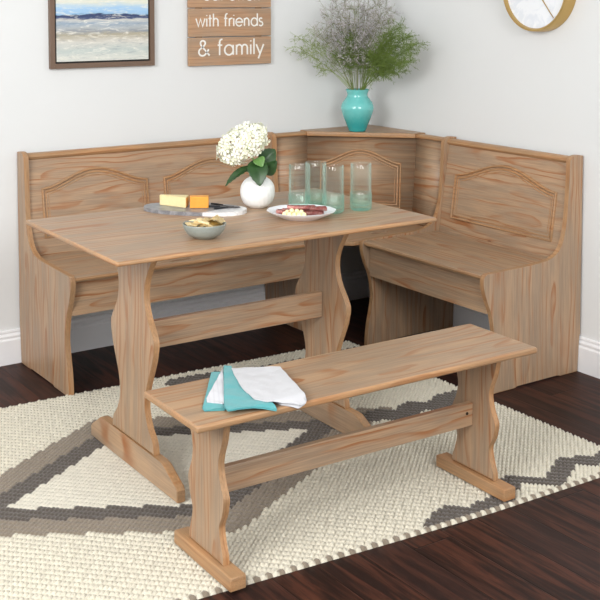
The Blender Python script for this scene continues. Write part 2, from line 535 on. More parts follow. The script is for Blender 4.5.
def corner():
    base = (-.28, -.29, 0)
    root = empty('corner_bench', base, 0, 'corner section of the nook with diagonal arched backrest and triangular top shelf', 'bench')
    def fixp(o): o.matrix_parent_inverse = Matrix.Translation(-Vector(base)); return o
    e = .0015
    xl, yl = N1 + e, M1 + e
    # seat: square with a cut-off front corner
    k = -1.135
    seat = [(xl, -.02), (xl, k - xl), (k - yl, yl), (-.02, yl), (-.02, -.02)]
    so = extrude('seat', [(x, y) for x, y in seat], lambda u, v, w: (u, v, S - .018 + w), .018, [Wx, Ex], root, bev=.004)
    fixp(so)
    c = bmesh.new()
    pts = []
    for q in range(24):
        an = 2 * PI * q / 24
        pts.append((-.345 + .034 * (1 if math.cos(an) > 0 else -1) + .011 * math.cos(an), -.505 + .011 * math.sin(an)))
    lo = [c.verts.new((x, y, S - .05)) for x, y in pts]; hi = [c.verts.new((x, y, S + .05)) for x, y in pts]
    c.faces.new(lo); c.faces.new(hi[::-1])
    for q in range(24): c.faces.new((lo[q], lo[(q + 1) % 24], hi[(q + 1) % 24], hi[q]))
    co = finish('c', c, Wx)
    bpy.context.view_layer.update()
    cut(so, co)
    # straight wing backs
    at, ab = -.400, -.432
    for along in 'xy':
        mp = mapper(along)
        s0 = N1 + e if along == 'x' else M1 + e
        wu = Wxz if along == 'x' else Wyz
        bm = bmesh.new()
        z0, z1 = S + .0005, .805
        d0, d1 = dback(z0), dback(z1)
        A = [mp(s0, d0, z0), mp(ab, d0, z0), mp(at, d1, z1), mp(s0, d1, z1)]
        B = [mp(s0, d0 - .015, z0), mp(ab, d0 - .015, z0), mp(at, d1 - .015, z1), mp(s0, d1 - .015, z1)]
        a = [bm.verts.new(p) for p in A]; b = [bm.verts.new(p) for p in B]
        bm.faces.new(a); bm.faces.new(b[::-1])
        for q in range(4): bm.faces.new((a[q], b[q], b[(q + 1) % 4], a[(q + 1) % 4]))
        fixp(finish('side_back', bm, wu, root))
        d = dback(.81)
        rail = [(d - .022, .806), (d + .004, .806), (d + .010, .808), (d + .013, .813), (d + .010, .818), (d + .003, .823), (d - .022, .824)]
        fixp(swept_box('top_rail', rail, mp, s0, at - .0065, [wu, Ex if along == 'x' else Ey], root, bev=0))
    # diagonal back, built in its own frame: local x along (1,-1), local y out of the wall corner
    mid_t = (at + -dback(.805)) / 2
    # plane: x + y = -(c) with c varying with z
    ct = -at + dback(.805); cb = -ab + dback(S)
    ft = ct / math.sqrt(2); fb = cb / math.sqrt(2)      # distance from the corner line
    hwT = (-at - dback(.805)) / math.sqrt(2); hwB = (-ab - dback(S)) / math.sqrt(2)
    R = Matrix.Rotation(-PI / 4, 4, 'Z')
    dg = bmesh.new()
    z0, z1 = S + .0005, .806
    A = [(-hwB, -fb, z0), (hwB, -fb, z0), (hwT, -ft, z1), (-hwT, -ft, z1)]
    a = [dg.verts.new(p) for p in A]; b = [dg.verts.new((x * .94, y + .015, z)) for x, y, z in A]
    dg.faces.new(a); dg.faces.new(b[::-1])
    for q in range(4): dg.faces.new((a[q], b[q], b[(q + 1) % 4], a[(q + 1) % 4]))
    do = finish('diagonal_back', dg, Wxz, root)
    do.matrix_parent_inverse = Matrix.Translation(-Vector(base)); do.rotation_euler = (0, 0, -PI / 4)
    def to3(s, z, h):
        f = fb + (ft - fb) * (z - z0) / (z1 - z0)
        return (s, -(f + h), z + h * .14)
    mo = relief('panel_moulding', arch_path(-.178, .178, .500, .690, .748), to3, Ex, root)
    mo.matrix_parent_inverse = Matrix.Translation(-Vector(base)); mo.rotation_euler = (0, 0, -PI / 4)
    # triangular shelf
    sh = [(-.006, -.006), (at - .006, -.006), (at - .006, -.058), (at - .014, -.072), (-.072, at - .014), (-.058, at - .006), (-.006, at - .006)]
    fixp(extrude('top_shelf', sh, lambda u, v, w: (u, v, .8065 + w), .021, [Wx, Ex], root, bev=.005, seg=3))
corner()

# ------------------------------------------------------------------ table
def profile_board(name, half, cy, to3, thick, mats, parent):
    L = spline(half, 7)
    pts = [(cy - h, z) for h, z in L] + [(cy + h, z) for h, z in reversed(L)]
    return extrude(name, pts, to3, thick, mats, parent, bev=.0055, seg=3)

def top_board(name, w, d, z, th, mats, parent, r=.0062):
    bm = bmesh.new()
    bm_box(bm, -w / 2, w / 2, -d / 2, d / 2, z - th, z, bev=0)
    up = [e for e in bm.edges if abs(e.verts[0].co.z - e.verts[1].co.z) > 1e-5]
    bmesh.ops.bevel(bm, geom=up, offset=r * 1.12, segments=4, affect='EDGES', profile=.5)
    rim = [e for e in bm.edges if abs(e.verts[0].co.z - e.verts[1].co.z) < 1e-5 and any(abs(f.normal.z) < .5 for f in e.link_faces)]
    bm.normal_update()
    bmesh.ops.bevel(bm, geom=rim, offset=r, segments=4, affect='EDGES', profile=.5)
    bm.normal_update()
    for f in bm.faces:
        if abs(f.normal.z) < .93: f.material_index = 1
    return finish(name, bm, mats, parent, smooth=60)

T = empty('dining_table', (-1.497, -1.216, 0), -.0124, 'rectangular pine trestle dining table with wavy legs standing on the rug', 'table')
top_board('tabletop', 1.0885, .674, .7372, .0140, [Wx, Ex], T, r=.0058)
tleg = [(.165, .7222), (.160, .70), (.130, .655), (.099, .605), (.0875, .565), (.0905, .528), (.107, .489), (.137, .448), (.1475, .420), (.138, .375), (.121, .335), (.098, .285), (.0865, .245), (.0875, .205), (.105, .165), (.134, .132), (.142, .105), (.142, .094)]
for xx, ly in ((-.329, .036), (.356, .034)):
    profile_board('leg', tleg, ly, lambda u, v, w, xx=xx: (xx + w, u, v), .019, [Wzy, Ez], T)
    foot = [(-.292 + .052, RT), (-.292 + .052, RT)]
    fc = ly + .015
    hw = .291
    FP = [(fc - hw - .016, RT), (fc - hw - .016, .045), (fc - hw - .007, .052), (fc - hw + .069, .093), (fc - .2, .094), (fc + .2, .094), (fc + hw - .075, .093), (fc + hw - .009, .050), (fc + hw, .043), (fc + hw, RT), (fc + .2, RT)]
    FP = [(a, max(b, RT)) for a, b in FP]
    extrude('foot', FP, lambda u, v, w, xx=xx: (xx - .003 + w, u, v), .027, [Wy, Ey], T, bev=.003)
box('stretcher', -.3095, .3555, .020, .042, .366, .4515, Wxz, T, .003)
box('top_rail', -.3095, .3555, .022, .040, .66, .7222, Wxz, T, .003)

# ------------------------------------------------------------------ bench
B = empty('trestle_bench', (-1.484, -1.815, 0), -.021, 'backless pine trestle bench with wavy legs in front of the dining table', 'bench')
top_board('seat', 1.0976, .287, .4285, .0185, [Wx, Ex], B)
bleg = [(.095, .4095), (.093, .385), (.084, .35), (.070, .315), (.0655, .285), (.074, .25), (.0875, .222), (.091, .205), (.083, .170), (.0695, .142), (.069, .122), (.078, .09), (.0865, .068), (.0875, .047)]
for xx, ly in ((-.453, -.006), (.429, -.006)):
    profile_board('leg', bleg, ly - .0, lambda u, v, w, xx=xx: (xx + w, u, v), .018, [Wzy, Ez], B)
    bm = bmesh.new()
    bm_box(bm, xx - .014, xx + .031, ly - .147, ly + .147, RT, .0465, .004, 2)
    finish('foot', bm, Ey, B)
box('stretcher', -.4345, .4285, -.007, .013, .182, .250, Wxz, B, .003)
for xx, ly in ((.405, 0),):
    bm = bmesh.new()
    bmesh.ops.create_cone(bm, cap_ends=True, segments=16, radius1=.0045, radius2=.0045, depth=.002, matrix=Matrix.Translation((xx, -.0075, .222)) @ Matrix.Rotation(PI / 2, 4, 'X'))
    finish('screw', bm, plain('dark_bolt', (50, 42, 36), .4, Metallic=.6), B)

# ------------------------------------------------------------------ picture on the back wall
PX0, PX1, PZ0, PZ1 = -1.602, -1.147, 1.145, 1.60
pic = empty('framed_painting', ((PX0 + PX1) / 2, -.001, PZ0), 0, 'framed seascape painting in a brown frame on the back wall left of the wooden sign', 'picture')
pw, ph = PX1 - PX0, PZ1 - PZ0
M_frame = plain('brown_frame', (112, 90, 74), .45)
M_black = plain('frame_inner_black', (30, 27, 26), .5)
bm = bmesh.new()
fw = .020
bm_box(bm, -pw / 2, -pw / 2 + fw, -.020, 0, 0, ph, .001)
bm_box(bm, pw / 2 - fw, pw / 2, -.020, 0, 0, ph, .001)
bm_box(bm, -pw / 2 + fw, pw / 2 - fw, -.020, 0, 0, fw, .001)
bm_box(bm, -pw / 2 + fw, pw / 2 - fw, -.020, 0, ph - fw, ph, .001)
finish('frame', bm, M_frame, pic)
box('backing', -pw / 2 + fw, pw / 2 - fw, -.006, -.001, fw, ph - fw, M_black, pic, 0)
def sea_mat():
    t = NT('seascape'); oc, c = t.objco()
    x, z = c[0], c[2]
    n1 = t.noise(t.xyz(t.math('MULTIPLY', x, 9), 0, t.math('MULTIPLY', z, 55)), 1, 6, .65, .4)
    n2 = t.noise(t.xyz(t.math('MULTIPLY', x, 17), 3, t.math('MULTIPLY', z, 85)), 1, 5, .7, .9)
    zz = t.math('ADD', z, t.math('MULTIPLY_ADD', n1, .040, -.016))
    cr = t.node('ShaderNodeValToRGB')
    t.put(cr.inputs[0], t.ramp(zz, 0.0, .45, False))
    el = cr.color_ramp.elements
    stops = [(.0, (200, 208, 200)), (.10, (212, 214, 206)), (.16, (190, 200, 196)), (.24, (208, 206, 198)), (.30, (176, 168, 146)), (.335, (150, 156, 162)), (.36, (178, 184, 186)), (.40, (150, 168, 186)), (.435, (204, 204, 198)), (.448, (60, 78, 120)), (.478, (44, 58, 96)), (.486, (150, 190, 224)), (.54, (166, 202, 232)), (.60, (226, 226, 210)), (.66, (170, 206, 234)), (.8, (214, 224, 226)), (1, (150, 190, 225))]
    while len(el) < len(stops): el.new(.5)
    for e_, (p, cc) in zip(el, stops): e_.position = p; e_.color = s2l(cc)
    col = t.mix(t.math('MULTIPLY', t.ramp(n2, .50, .68), .75), cr.outputs[0], s2l((236, 234, 224)))
    col = t.mix(t.math('MULTIPLY', t.math('MULTIPLY', t.ramp(n2, .46, .30), .5), t.math('LESS_THAN', z, .20)), col, s2l((120, 136, 150)))
    t.set(Base_Color=col, Roughness=.5)
    t.bump(n2, .5, .002)
    return t.m
box('canvas', -pw / 2 + fw + .007, pw / 2 - fw - .007, -.016, -.0065, fw + .007, ph - fw - .007, sea_mat(), pic, .001)

# ------------------------------------------------------------------ slat sign
SX0, SX1 = -.987, -.573
sign = empty('wooden_sign', ((SX0 + SX1) / 2, -.001, 1.136), 0, 'slatted wooden wall sign with white lettering about friends and family', 'sign')
sw = SX1 - SX0
Wsign = wood('sign_slats', 'xz', base=(186, 146, 112), line=(150, 106, 70), wash=(166, 140, 116), board=.4, amt=.5, rough=.6)
slats = []
for k in range(4):
    slats.append(box('slat', -sw / 2 + (.001 if k % 2 else 0), sw / 2, -.020, -.008, .1235 * k, .1235 * k + .120, Wsign, sign, .0015))
for x in (-.15, .15):
    box('batten', x - .015, x + .015, -.0078, 0, .01, .485, Wsign, sign, .001)
M_white_paint = plain('white_lettering', (238, 236, 230), .6)
def arc(cx, cy, rx, ry, a0, a1, n=14):
    return [(cx + rx * math.cos(math.radians(a0 + (a1 - a0) * i / n)), cy + ry * math.sin(math.radians(a0 + (a1 - a0) * i / n))) for i in range(n + 1)]
GL = {
    'w': (1.30, [[(0, 1), (.32, 0), (.62, .95), (.92, 0), (1.24, 1)]]),
    'i': (.26, [[(.1, 0), (.1, 1)], [(.1, 1.30), (.1, 1.42)]]),
    't': (.50, [[(.2, 0), (.2, 1.45)], [(0, 1), (.42, 1)]]),
    'h': (.92, [[(.1, 0), (.1, 1.6)], [(.1, .5)] + arc(.42, .62, .32, .38, 170, 0) + [(.74, 0)]]),
    'f': (.56, [[(.2, 0), (.2, 1.25)] + arc(.42, 1.25, .22, .33, 180, 70, 8), [(0, 1), (.46, 1)]]),
    'r': (.55, [[(.1, 0), (.1, 1)], [(.1, .5)] + arc(.40, .60, .30, .40, 165, 65, 8)]),
    'e': (1.10, [[(.06, .5), (1.0, .5)] + arc(.53, .5, .47, .5, 0, 320, 26)[1:]]),
    'n': (.92, [[(.1, 0), (.1, 1)], [(.1, .5)] + arc(.42, .62, .32, .38, 170, 0) + [(.74, 0)]]),
    'd': (1.12, [arc(.53, .5, .45, .5, 0, 360, 26), [(.98, 0), (.98, 1.6)]]),
    's': (.66, [arc(.30, .76, .23, .24, 40, 270, 12) + arc(.30, .26, .26, .26, 90, -150, 14)[1:]]),
    'a': (1.14, [arc(.53, .5, .45, .5, 0, 360, 26), [(.98, 0), (.98, 1)]]),
    'm': (1.44, [[(.1, 0), (.1, 1)], [(.1, .5)] + arc(.39, .66, .29, .34, 170, 0) + [(.68, 0)], [(.68, .5)] + arc(.97, .66, .29, .34, 170, 0) + [(1.26, 0)]]),
    'l': (.26, [[(.1, 0), (.1, 1.6)]]),
    'y': (.86, [[(0, 1), (.40, .05)], [(.80, 1), (.22, -.45)]]),
    'o': (1.14, [arc(.53, .5, .47, .5, 0, 360, 26)]),
    '&': (1.35, [[(1.18, 0)] + [(.28, 1.06)] + arc(.50, 1.24, .25, .24, 205, -40, 14) + [(.60, .96)] + arc(.46, .36, .38, .37, 130, 330, 16) + [(1.10, .62)]]),
    ' ': (.50, []),
}
def letters(text, x0, x1, zb, xh, wd, slat):
    tot = sum(GL[c][0] for c in text)
    gap = .09
    tot += gap * (len(text) - 1)
    sx = (x1 - x0) / tot
    cur = x0
    for ch in text:
        adv, strokes = GL[ch]
        if strokes:
            bm = bmesh.new()
            for si, st in enumerate(strokes):
                P = [Vector((cur + a * sx, zb + b * xh)) for a, b in st]
                n = len(P)
                lv = []
                for i in range(n):
                    a = P[max(i - 1, 0)]; b = P[i]; c = P[min(i + 1, n - 1)]
                    d1 = (b - a) if i else (c - b); d2 = (c - b) if i < n - 1 else (b - a)
                    d1 = d1.normalized(); d2 = d2.normalized()
                    m = Vector((-d1.y - d2.y, d1.x + d2.x)).normalized()
                    k = min(1.5, 1 / max(.35, abs(m.dot(Vector((-d1.y, d1.x))))))
                    o_ = m * wd * .5 * k
                    lv.append((b + o_, b - o_))
                V = [[bm.verts.new((p.x, y, p.y)) for p in pr for y in (-.0212 - .0004 * si, -.0201)] for pr in lv]
                for a, b in zip(V, V[1:]):
                    for q, r_ in ((0, 2), (2, 3), (3, 1), (1, 0)):
                        bm.faces.new((a[q], a[r_], b[r_], b[q]))
                bm.faces.new((V[0][0], V[0][2], V[0][3], V[0][1])); bm.faces.new((V[-1][0], V[-1][2], V[-1][3], V[-1][1]))
            finish('letter', bm, M_white_paint, slat, smooth=0)
        cur += (adv + gap) * sx
letters('with friends', -.172, .166, .167, .034, .0060, slats[1])
letters('& family', -.163, .170, .043, .043, .0072, slats[0])
letters('eat often', -.138, .150, .2790, .040, .0064, slats[2])

# ------------------------------------------------------------------ clock on the right wall
CY, CZ, CR = -1.093, 1.462, .169
M_gold = plain('brushed_gold', (196, 164, 104), .34, Metallic=.75)
ck = empty('wall_clock', (-.001, CY, CZ), 0, 'round wall clock with white face and deep gold rim on the right wall', 'clock')
bm = bmesh.new()
pr = [(CR - .012, .0), (CR + .002, .0), (CR + .002, .004), (CR, .055), (CR - .002, .058), (CR - .008, .058), (CR - .010, .055), (CR - .012, .046), (CR - .012, .0)]
lathe(bm, pr, 96)
rim = finish('rim', bm, M_gold, ck); rim.rotation_euler = (0, -PI / 2, 0)
t = NT('clock_face'); oc, c = t.objco()
nn = t.noise(oc, 14, 4, .6, 1.2)
t.set(Base_Color=t.mix(t.ramp(nn, .45, .60), s2l((238, 241, 245)), s2l((226, 231, 238))), Roughness=.3)
bm = bmesh.new(); lathe(bm, [(0, .002), (CR - .0125, .002), (CR - .0125, .044), (0, .044)], 96)
fc = finish('face', bm, t.m, ck); fc.rotation_euler = (0, -PI / 2, 0)
def hand(y, z, w, x, mat, back=.02):
    d = Vector((y, z)); L = d.length; d.normalize(); n = Vector((-d.y, d.x)) * w / 2
    bm = bmesh.new()
    P = [-d * back + n, d * L + n * .5, d * L - n * .5, -d * back - n]
    a = [bm.verts.new((x, p.x, p.y)) for p in P]; b = [bm.verts.new((x - .0015, p.x, p.y)) for p in P]
    bm.faces.new(a); bm.faces.new(b[::-1])
    for q in range(4): bm.faces.new((a[q], b[q], b[(q + 1) % 4], a[(q + 1) % 4]))
    return finish('hand', bm, mat, ck, smooth=0)
hand(-.097, -.116, .0055, -.047, M_gold)
hand(.055, .075, .0065, -.0495, M_gold)
bm = bmesh.new(); lathe(bm, [(0, .044), (.007, .044), (.007, .053), (0, .053)], 24)
hb = finish('hub', bm, M_gold, ck); hb.rotation_euler = (0, -PI / 2, 0)

# ------------------------------------------------------------------ turquoise vase and bouquet
TV = Vector((-.225, -.195, .8278))
def vase_mat():
    t = NT('turquoise_glaze'); oc, c = t.objco()
    n = t.noise(oc, 16, 4, .6)
    h = t.ramp(t.math('ADD', c[2], t.math('MULTIPLY_ADD', n, .05, -.025)), .02, .11)
    t.set(Base_Color=t.mix(h, s2l((46, 160, 160)), s2l((112, 200, 196))), Roughness=.13, Coat_Weight=.5)
    t.bump(n, .15, .002)
    return t.m
bm = bmesh.new()
out = spline([(.034, 0), (.039, .004), (.047, .025), (.062, .062), (.072, .092), (.0745, .108), (.069, .127), (.056, .145), (.0475, .157), (.046, .168), (.050, .180), (.053, .187)], 5)
inn = [(.0515, .189), (.048, .187), (.043, .170), (.050, .150), (.064, .110), (.042, .035), (0, .012)]
lathe(bm, [(0, 0)] + [(max(r, 1e-5), z) for r, z in out] + inn, 64)
tv = finish('turquoise_vase', bm, vase_mat(), None, 60, loc=TV)
tag(tv, 'glossy turquoise ceramic vase on the corner shelf of the nook', 'vase')

cr_ = Vector((.8273, -.5618, 0)); fh_ = Vector((.5618, .8273, 0))
M_stat_stem = plain('statice_stem', (128, 134, 92), .7)
M_stat_fl = plain('statice_flower', (206, 199, 205), .8)
M_fern = plain('fern_green', (112, 134, 60), .6)
M_fern2 = plain('fern_pale', (140, 156, 92), .6)

def quad_leaf(bm, p, d, L, w, mi=0):
    d = d.normalized()
    s = d.cross(Vector((rnd.gauss(0, 1), rnd.gauss(0, 1), rnd.gauss(0, 1))))
    if s.length < 1e-4: return
    s.normalize()
    m = p + d * L * .5
    f = bm.faces.new([bm.verts.new(p), bm.verts.new(m + s * w), bm.verts.new(p + d * L), bm.verts.new(m - s * w)])
    f.material_index = mi

def safe(p):
    q = Vector(p)
    q.x = min(q.x, -.012); q.y = min(q.y, -.012)
    return q

def bez(a, b, c, n):
    return [a * (1 - t) ** 2 + b * 2 * t * (1 - t) + c * t * t for t in [i / n for i in range(n + 1)]]

def sprig(kind, tip, idx):
    """tip: (right, up, toward viewer) offset from the mouth of the vase"""
    mouth = TV + Vector((0, 0, .186))
    an = rnd.uniform(0, 6.28)
    foot = TV + Vector((.012 * math.cos(an), .012 * math.sin(an), .03))
    T_ = mouth + cr_ * tip[0] + Vector((0, 0, tip[1])) - fh_ * tip[2]
    T_ = safe(T_)
    d0 = (T_ - mouth); d0.z = 0
    dd = d0.normalized() if d0.length > 1e-4 else Vector((1, 0, 0))
    neck = mouth + dd * rnd.uniform(.012, .034) + Vector((0, 0, -.004))
    ctrl = neck * .45 + T_ * .55 + Vector((0, 0, .04 if kind != 'fern' else .05))
    path = [foot] + bez(neck, ctrl, T_, 12)
    path = [path[0]] + [safe(p) for p in path[1:]]
    bm = bmesh.new()
    tube(bm, path, [.0014] * 4 + [.0011] * (len(path) - 4), 5)
    st, fl = 'statice_sprig', 'flower_cluster'
    if kind == 'statice':
        so = bmesh.new()
        for i in range(4, len(path)):
            base = path[i]
            ax = (path[i] - path[i - 1]).normalized()
            nb = 4 if i > 5 else 3
            for k in range(nb):
                dirv = (ax * rnd.uniform(.2, .9) + Vector((rnd.gauss(0, .75), rnd.gauss(0, .75), rnd.gauss(.15, .5)))).normalized()
                L = rnd.uniform(.035, .095)
                e1 = safe(base + dirv * L)
                tube(bm, [base, e1], [.0007, .0005], 3, cap=False)
                for m in range(7):
                    q = base.lerp(e1, rnd.uniform(.3, 1))
                    d2 = (dirv + Vector((rnd.gauss(0, .7), rnd.gauss(0, .7), rnd.gauss(.2, .6)))).normalized()
                    e2 = safe(q + d2 * rnd.uniform(.008, .024))
                    tube(bm, [q, e2], [.0005, .0004], 3, cap=False)
                    for r_ in range(5):
                        pp = safe(q.lerp(e2, .4 + .3 * r_) + Vector((rnd.gauss(0, .002), rnd.gauss(0, .002), rnd.gauss(0, .002))))
                        quad_leaf(so, pp, Vector((rnd.gauss(0, 1), rnd.gauss(0, 1), rnd.gauss(.4, 1))), rnd.uniform(.003, .0065), .0015)
        # long narrow leaves low on the stem
        o = finish('statice_sprig', bm, M_stat_stem, None, 0)
        finish('flower_cluster', so, M_stat_fl, o, 0)
        tag(o, 'dried lilac grey statice sprig in the turquoise vase', 'flower', 'statice sprigs in the turquoise vase')
    else:
        so = bmesh.new()
        dense = kind != 'thin'
        for i in range(6 if dense else 8, len(path)):
            base = path[i]
            ax = (path[i] - path[i - 1]).normalized()
            for k in range(7 if dense else 3):
                dirv = (ax * rnd.uniform(-.1, .9) + Vector((rnd.gauss(0, .7), rnd.gauss(0, .7), rnd.gauss(0, .6)))).normalized()
                L = rnd.uniform(.03, .070)
                e1 = safe(base + dirv * L)
                tube(bm, [base, e1], [.0007, .0004], 3, cap=False)
                for m in range(15 if dense else 11):
                    q = base.lerp(e1, (m + 1) / (16 if dense else 12))
                    d2 = (dirv * .9 + Vector((rnd.gauss(0, .6), rnd.gauss(0, .6), rnd.gauss(0, .6)))).normalized()
                    L2 = rnd.uniform(.008, .020)
                    if q.x + L2 > -.008 or q.y + L2 > -.008:
                        q = q - Vector((L2, L2, 0)) * .4
                    quad_leaf(so, q, d2, L2, .0009 if dense else .0011)
        nm = 'fern_sprig'
        o = finish(nm, bm, M_fern if dense else M_fern2, None, 0)
        finish('frond', so, M_fern if dense else M_fern2, o, 0)
        if kind == 'low': tag(o, 'short green fern sprig low in the middle of the bouquet in the turquoise vase', 'plant', 'short fern sprigs in the middle of the bouquet')
        elif dense: tag(o, 'dense green feathery fern sprig leaning right out of the turquoise vase', 'plant', 'green fern sprigs on the right of the bouquet')
        else: tag(o, 'thin pale green fern sprig arching left out of the turquoise vase', 'plant', 'thin fern sprigs on the left of the bouquet')

for k, tp in enumerate([(-.10, .40, .02), (-.06, .42, -.02), (0, .43, .05), (.05, .41, -.03), (.09, .40, .03), (-.13, .33, .05), (-.02, .36, .08), (.03, .33, .0), (.10, .34, .08), (.13, .36, .03), (-.08, .28, -.02), (-.17, .25, .06), (.06, .26, .07), (0, .26, -.02), (-.04, .30, .02), (.13, .26, .10), (-.12, .22, .02), (.08, .30, -.02)]):
    sprig('statice', tp, k)
for k, tp in enumerate([(.14, .27, .16), (.18, .24, .20), (.21, .19, .22), (.17, .13, .20), (.21, .14, .24), (.13, .17, .14), (.17, .29, .20), (.25, .22, .25), (.12, .22, .16), (.12, .11, .14), (.20, .24, .18), (.16, .09, .18)]):
    sprig('fern', tp, k)
for k, tp in enumerate([(-.27, .24, .05), (-.25, .17, .03), (-.28, .20, .08), (-.20, .27, .02), (-.17, .10, .03), (-.21, .21, .06)]):
    sprig('thin', tp, k)

for k, tp in enumerate([(-.05, .19, .05), (.0, .17, .04), (.05, .18, .06), (-.09, .16, .04), (.08, .15, .08), (.02, .22, .0), (-.03, .24, .03)]):
    sprig('low', tp, k)

# ------------------------------------------------------------------ things on the table
ZT = .7374
# hydrangea vase
WV = Vector((-1.328, -1.096, ZT))
M_ceram = plain('white_ceramic', (240, 240, 238), .28)
bm = bmesh.new()
def rib(r, z, a):
    return r * (1 + .012 * math.sin(22 * a + z * 90)) if z > .006 and z < .098 else r
outp = spline([(.026, 0), (.030, .002), (.045, .014), (.0545, .035), (.0565, .053), (.0535, .072), (.043, .089), (.028, .099), (.0225, .103)], 5)
lathe(bm, [(0, 0)] + outp + [(.021, .105), (.0185, .103), (.024, .095), (.046, .06), (.03, .012), (0, .006)], 96, mod=rib)
wv = finish('round_vase', bm, M_ceram, None, 60, loc=WV)
tag(wv, 'small round white ribbed vase on the table holding a hydrangea', 'vase')

M_petal = NT('hydrangea_petal')
oc_, c_ = M_petal.objco()
M_petal.set(Base_Color=M_petal.mix(M_petal.ramp(M_petal.noise(oc_, 45, 2), .4, .62), s2l((238, 240, 214)), s2l((248, 247, 238))), Roughness=.6, Subsurface_Weight=0.0)
M_petal = M_petal.m
M_fcen = plain('floret_centre', (206, 214, 128), .6)
def leaf_mat():
    t = NT('hydrangea_leaf'); oc, c = t.objco()
    n = t.noise(oc, 60, 3)
    t.set(Base_Color=t.mix(n, s2l((20, 48, 20)), s2l((50, 86, 38))), Roughness=.38)
    return t.m
M_leaf = leaf_mat()
hyd = empty('hydrangea', WV + Vector((0, 0, .012)), 0, 'white hydrangea bloom with dark green leaves in the round white vase', 'flower')
def loc(a, b, c): # right, up, toward viewer, from the vase base centre
    return cr_ * a + Vector((0, 0, b - .012)) - fh_ * c
bm = bmesh.new()
tube(bm, [loc(0, .02, 0), loc(.001, .09, 0), loc(.004, .13, .004), loc(-.018, .165, .006), loc(-.036, .20, 0)], [.0032] * 5, 8)
finish('stem', bm, plain('green_stem', (120, 150, 70), .5), hyd)
bm = bmesh.new()
hc = loc(-.048, .209, .004)
ax1 = (cr_ * .86 + Vector((0, 0, .50))).normalized(); ax2 = fh_; ax3 = ax1.cross(ax2).normalized()
if ax3.z < 0: ax3 = -ax3
N = 200
for i in range(N):
    z = 1 - 2 * (i + .5) / N; ph_ = i * 2.39996
    if z < -.92: continue
    q = Vector((math.sqrt(1 - z * z) * math.cos(ph_), math.sqrt(1 - z * z) * math.sin(ph_), z))
    rr = rnd.uniform(.84, 1.06)
    p = hc + ax1 * q.x * .088 * rr + ax2 * q.y * .066 * rr + ax3 * q.z * .058 * rr
    nrm = (ax1 * q.x / .088 + ax2 * q.y / .066 + ax3 * q.z / .058).normalized()
    nrm = (nrm + Vector((rnd.gauss(0, .25), rnd.gauss(0, .25), rnd.gauss(0, .25)))).normalized()
    tx = nrm.orthogonal().normalized(); ty = nrm.cross(tx)
    a0 = rnd.uniform(0, 6.28); R_ = rnd.uniform(.0115, .0155)
    for k in range(4):
        a = a0 + k * PI / 2
        def P2(r_, da, h): return p + (tx * math.cos(a + da) + ty * math.sin(a + da)) * r_ + nrm * h
        c0 = bm.verts.new(P2(.0008, 0, 0))
        vs = [bm.verts.new(P2(R_ * .62, -.62, .0025)), bm.verts.new(P2(R_ * .95, -.36, .0035)), bm.verts.new(P2(R_ * 1.0, 0, .0022)), bm.verts.new(P2(R_ * .95, .36, .0035)), bm.verts.new(P2(R_ * .62, .62, .0025))]
        mid = bm.verts.new(P2(R_ * .62, 0, .0012))
        for u_, v_ in zip([c0] + vs, vs + [c0]):
            bm.faces.new((mid, u_, v_))
    r = bmesh.ops.create_icosphere(bm, subdivisions=1, radius=.0013, matrix=Matrix.Translation(p + nrm * .0015))
    for f in {f for v in r['verts'] for f in v.link_faces}: f.material_index = 1
finish('flower_head', bm, [M_petal, M_fcen], hyd, 60)
def leaf(base, tip, w, nrm, sag, mat=M_leaf, fold=.25):
    bm = bmesh.new()
    base, tip = Vector(base), Vector(tip)
    d = tip - base; L = d.length; dn = d.normalized()
    nrm = Vector(nrm); nrm = (nrm - dn * nrm.dot(dn)).normalized()
    s = dn.cross(nrm)
    n = 14; m = 6
    rows = []
    for i in range(n + 1):
        t = i / n
        wd = w * (math.sin(PI * t ** .8) ** .75) * (1 + .04 * ((i % 2) * 2 - 1)) if 0 < t < 1 else .0004
        row = []
        for j in range(-m, m + 1):
            q = j / m
            p = base + d * t + s * q * wd + nrm * (abs(q) * wd * fold - sag * 4 * t * (1 - t) * -1 + .0012 * math.cos(i * PI) * abs(q))
            row.append(bm.verts.new(p))
        rows.append(row)
    for a, b in zip(rows, rows[1:]):
        for j in range(2 * m): bm.faces.new((a[j], a[j + 1], b[j + 1], b[j]))
    o = finish('leaf', bm, mat, hyd, 60)
    md = o.modifiers.new('t', 'SOLIDIFY'); md.thickness = .0006
    return o
tw = -fh_
leaf(loc(-.004, .160, .016), loc(.010, .080, .070), .034, tw * .75 + Vector((0, 0, .7)), .012)
leaf(loc(.008, .140, -.004), loc(.058, .188, -.02), .030, tw + cr_ * .3 + Vector((0, 0, .3)), .006)
leaf(loc(.012, .120, .006), loc(.064, .158, .030), .028, tw * .9 - Vector((0, 0, .2)) + cr_ * .2, .010)
leaf(loc(-.012, .135, .012), loc(-.104, .072, .02), .018, Vector((0, 0, 1)) + tw * .5, .010, fold=.4)
leaf(loc(.000, .165, .02), loc(.018, .140, .050), .020, tw + Vector((0, 0, .5)), .006, plain('young_leaf', (96, 136, 70), .45))

